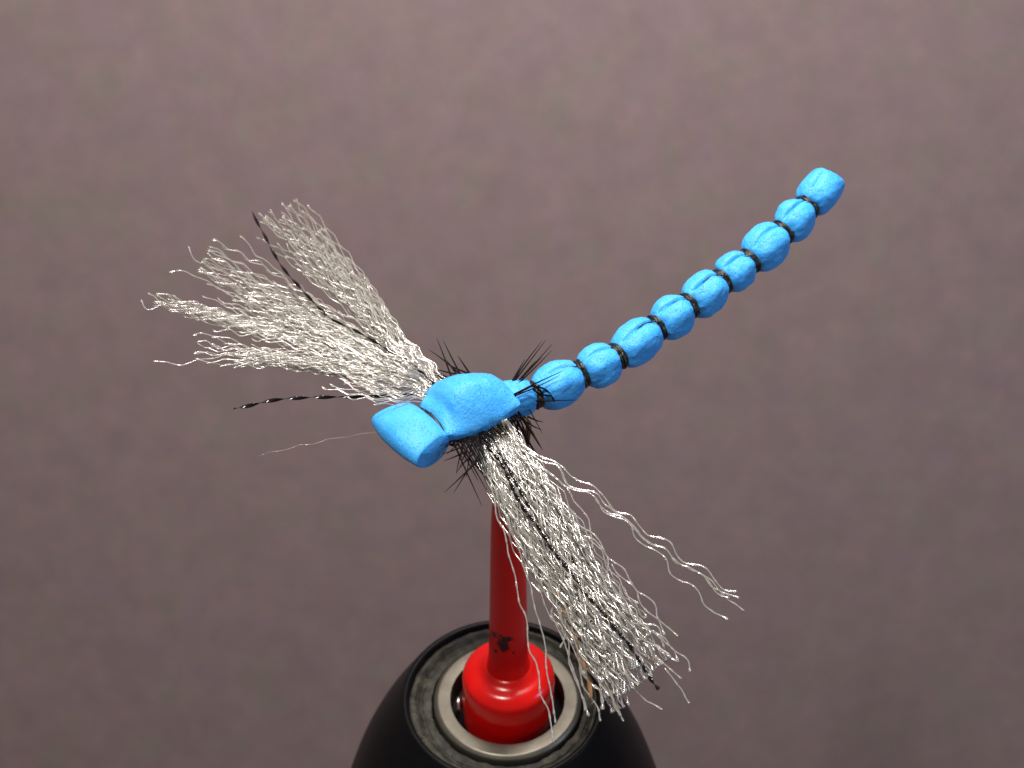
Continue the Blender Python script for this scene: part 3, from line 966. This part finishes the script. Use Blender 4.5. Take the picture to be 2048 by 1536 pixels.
TN = [
    ([c6(*p) for p in ((180, 130), (200, 200), (225, 340), (270, 420), (290, 500), (298, 590), (350, 690), (375, 830), (415, 960), (445, 1140), (490, 1240))] + [c7(*p) for p in ((148, 580), (210, 705), (235, 850), (242, 950), (303, 1068), (325, 1185), (347, 1333))], 0),
    ([c6(*p) for p in ((240, 130), (290, 330), (340, 500), (380, 660), (440, 790), (470, 910), (515, 1030), (540, 1160), (580, 1290))] + [c7(*p) for p in ((283, 575), (289, 745), (327, 935), (350, 1090), (362, 1180))], 0),
    ([c6(*p) for p in ((280, 70), (420, 110), (550, 190), (690, 250), (760, 385), (900, 440), (990, 545), (1140, 612), (1200, 740), (1370, 840), (1420, 965), (1570, 1040), (1640, 1165), (1780, 1245))], 0),
    ([c6(*p) for p in ((300, 80), (480, 170), (610, 240), (690, 262), (762, 395), (925, 430), (1000, 515), (1150, 622), (1260, 742), (1390, 802), (1440, 880), (1530, 912), (1640, 980), (1700, 1070), (1787, 1110))], 0),
    ([c6(*p) for p in ((300, 60), (470, 130), (580, 205), (690, 245), (800, 345), (920, 392), (1005, 485), (1060, 552), (1160, 582), (1260, 700), (1400, 742), (1480, 870), (1620, 905), (1680, 970), (1745, 1050), (1837, 1067))], 0),
    ([c6(*p) for p in ((320, 90), (500, 230), (620, 290), (750, 400), (915, 450), (990, 560), (1130, 618), (1260, 750), (1380, 795), (1450, 875), (1600, 950), (1690, 1045), (1850, 1108))], 0),
    ([c6(*p) for p in ((1450, 880), (1560, 935), (1660, 985), (1760, 1100), (1830, 1150), (1882, 1188))], 0),
    ([c6(*p) for p in ((300, 90), (450, 180), (540, 250), (620, 300), (740, 395), (800, 495), (880, 590), (905, 720), (915, 790))], 0),
    ([c6(*p) for p in ((330, 120), (500, 310), (650, 430), (780, 555), (830, 640), (935, 712), (985, 800), (1015, 855), (1110, 918), (1185, 1050), (1300, 1130), (1330, 1235), (1375, 1345))], 0),
    ([c6(*p) for p in ((760, 560), (830, 690), (930, 740), (1000, 830), (1012, 860), (1003, 960), (985, 1010))], 0),
    ([c6(*p) for p in ((1035, 890), (1065, 945), (1110, 985), (1185, 1045), (1230, 1160), (1345, 1255), (1458, 1350))], 0),
    ([c6(*p) for p in ((1010, 980), (1080, 1040), (1100, 1130), (1190, 1180), (1210, 1260), (1330, 1290), (1360, 1370), (1430, 1440), (1460, 1510))], 0),
    ([c6(*p) for p in ((1100, 1180), (1180, 1230), (1290, 1320), (1350, 1370), (1370, 1425))], 0),
    ([c7(*p) for p in ((980, 380), (1050, 420), (1180, 470), (1215, 540), (1230, 585))], 0),
    ([c7(*p) for p in ((1130, 440), (1240, 510), (1280, 580), (1385, 650), (1425, 700), (1432, 770))], 0),
    ([c7(*p) for p in ((1030, 500), (1110, 540), (1200, 590), (1260, 650), (1340, 690))], 0),
    ([c7(*p) for p in ((1230, 740), (1340, 880), (1375, 930), (1425, 1025))], 0),
    ([c7(*p) for p in ((980, 900), (1070, 990), (1130, 1025), (1213, 1070))], 0),
    ([c7(*p) for p in ((1150, 640), (1240, 720), (1300, 770), (1362, 828))], 0),
    ([c6(*p) for p in ((400, 640), (470, 750), (500, 890), (560, 960))] + [c7(*p) for p in ((212, 20), (268, 210), (332, 352), (402, 402), (468, 532), (470, 690), (530, 855), (590, 1000), (625, 1125))], 0),
    ([c6(*p) for p in ((480, 760), (560, 860), (560, 980), (600, 1080))] + [c7(*p) for p in ((255, 25), (342, 205), (335, 320), (425, 520), (500, 745), (545, 870), (582, 1000), (600, 1080))], 0),
    ([c7(*p) for p in ((225, 20), (290, 60), (380, 260), (435, 340), (440, 480), (398, 580))], 0),
    ([c7(*p) for p in ((300, 30), (400, 250), (430, 480), (545, 560), (590, 640))], 0),
    ([c7(*p) for p in ((520, 520), (560, 680), (580, 780), (650, 870), (715, 920), (735, 1000), (735, 1070))], 1),
    ([c7(*p) for p in ((520, 480), (570, 610), (590, 690), (595, 800))], 1),
    ([c7(*p) for p in ((480, 530), (550, 700), (580, 880), (690, 1040), (720, 1165))], 0),
    ([c7(*p) for p in ((540, 520), (640, 660), (720, 830), (800, 960), (840, 1060), (880, 1125))], 0),
    ([c7(*p) for p in ((600, 520), (690, 730), (780, 890), (850, 1050), (905, 1165))], 0),
    ([c7(*p) for p in ((330, 40), (400, 140), (480, 340), (580, 480), (640, 620), (720, 790))], 0),
]
for pts, fat in TN:
    v, f = strand(pts, lambda p, u: ndepth(p, u) - 0.06, 0.017 if fat else 0.0094, 34, 0.5, rng.uniform(0, 6), rng.uniform(-1, 1), 0.5, nodes=0.7)
    near_loose.append((v, f))
for v, f in near_loose:
    fpart('fibre', v, f, M_FIBRE, wing_near)
ribbon('flash_strand', [c6(*p) for p in ((215, 70), (250, 150), (330, 245), (400, 400), (470, 530), (570, 660), (650, 790), (760, 930), (860, 1070), (960, 1180), (1080, 1330), (1170, 1430))] + [c7(*p) for p in ((930, 530), (1035, 690), (1130, 845), (1185, 910))],
       lambda p, u: ndepth(p, u) - 0.20, 0.023, 23, M_FLASH, wing_near, 'twisted black strand down the middle of the near wing')
ribbon('flash_strand', [c6(*p) for p in ((300, 160), (345, 225), (480, 480), (550, 570), (700, 760), (830, 900))],
       lambda p, u: ndepth(p, u) - 0.10, 0.018, 24, M_FLASH, wing_near, 'second dark strand half buried in the near wing')
ribbon('flash_strand', [c7(*p) for p in ((370, 120), (395, 205), (490, 420), (555, 620), (622, 830), (655, 1030))],
       lambda p, u: ndepth(p, u) - 0.10, 0.024, 51, M_PEARL, wing_near, 'orange iridescent strand at the lower edge of the wing', ph=0.6, th=0.10)
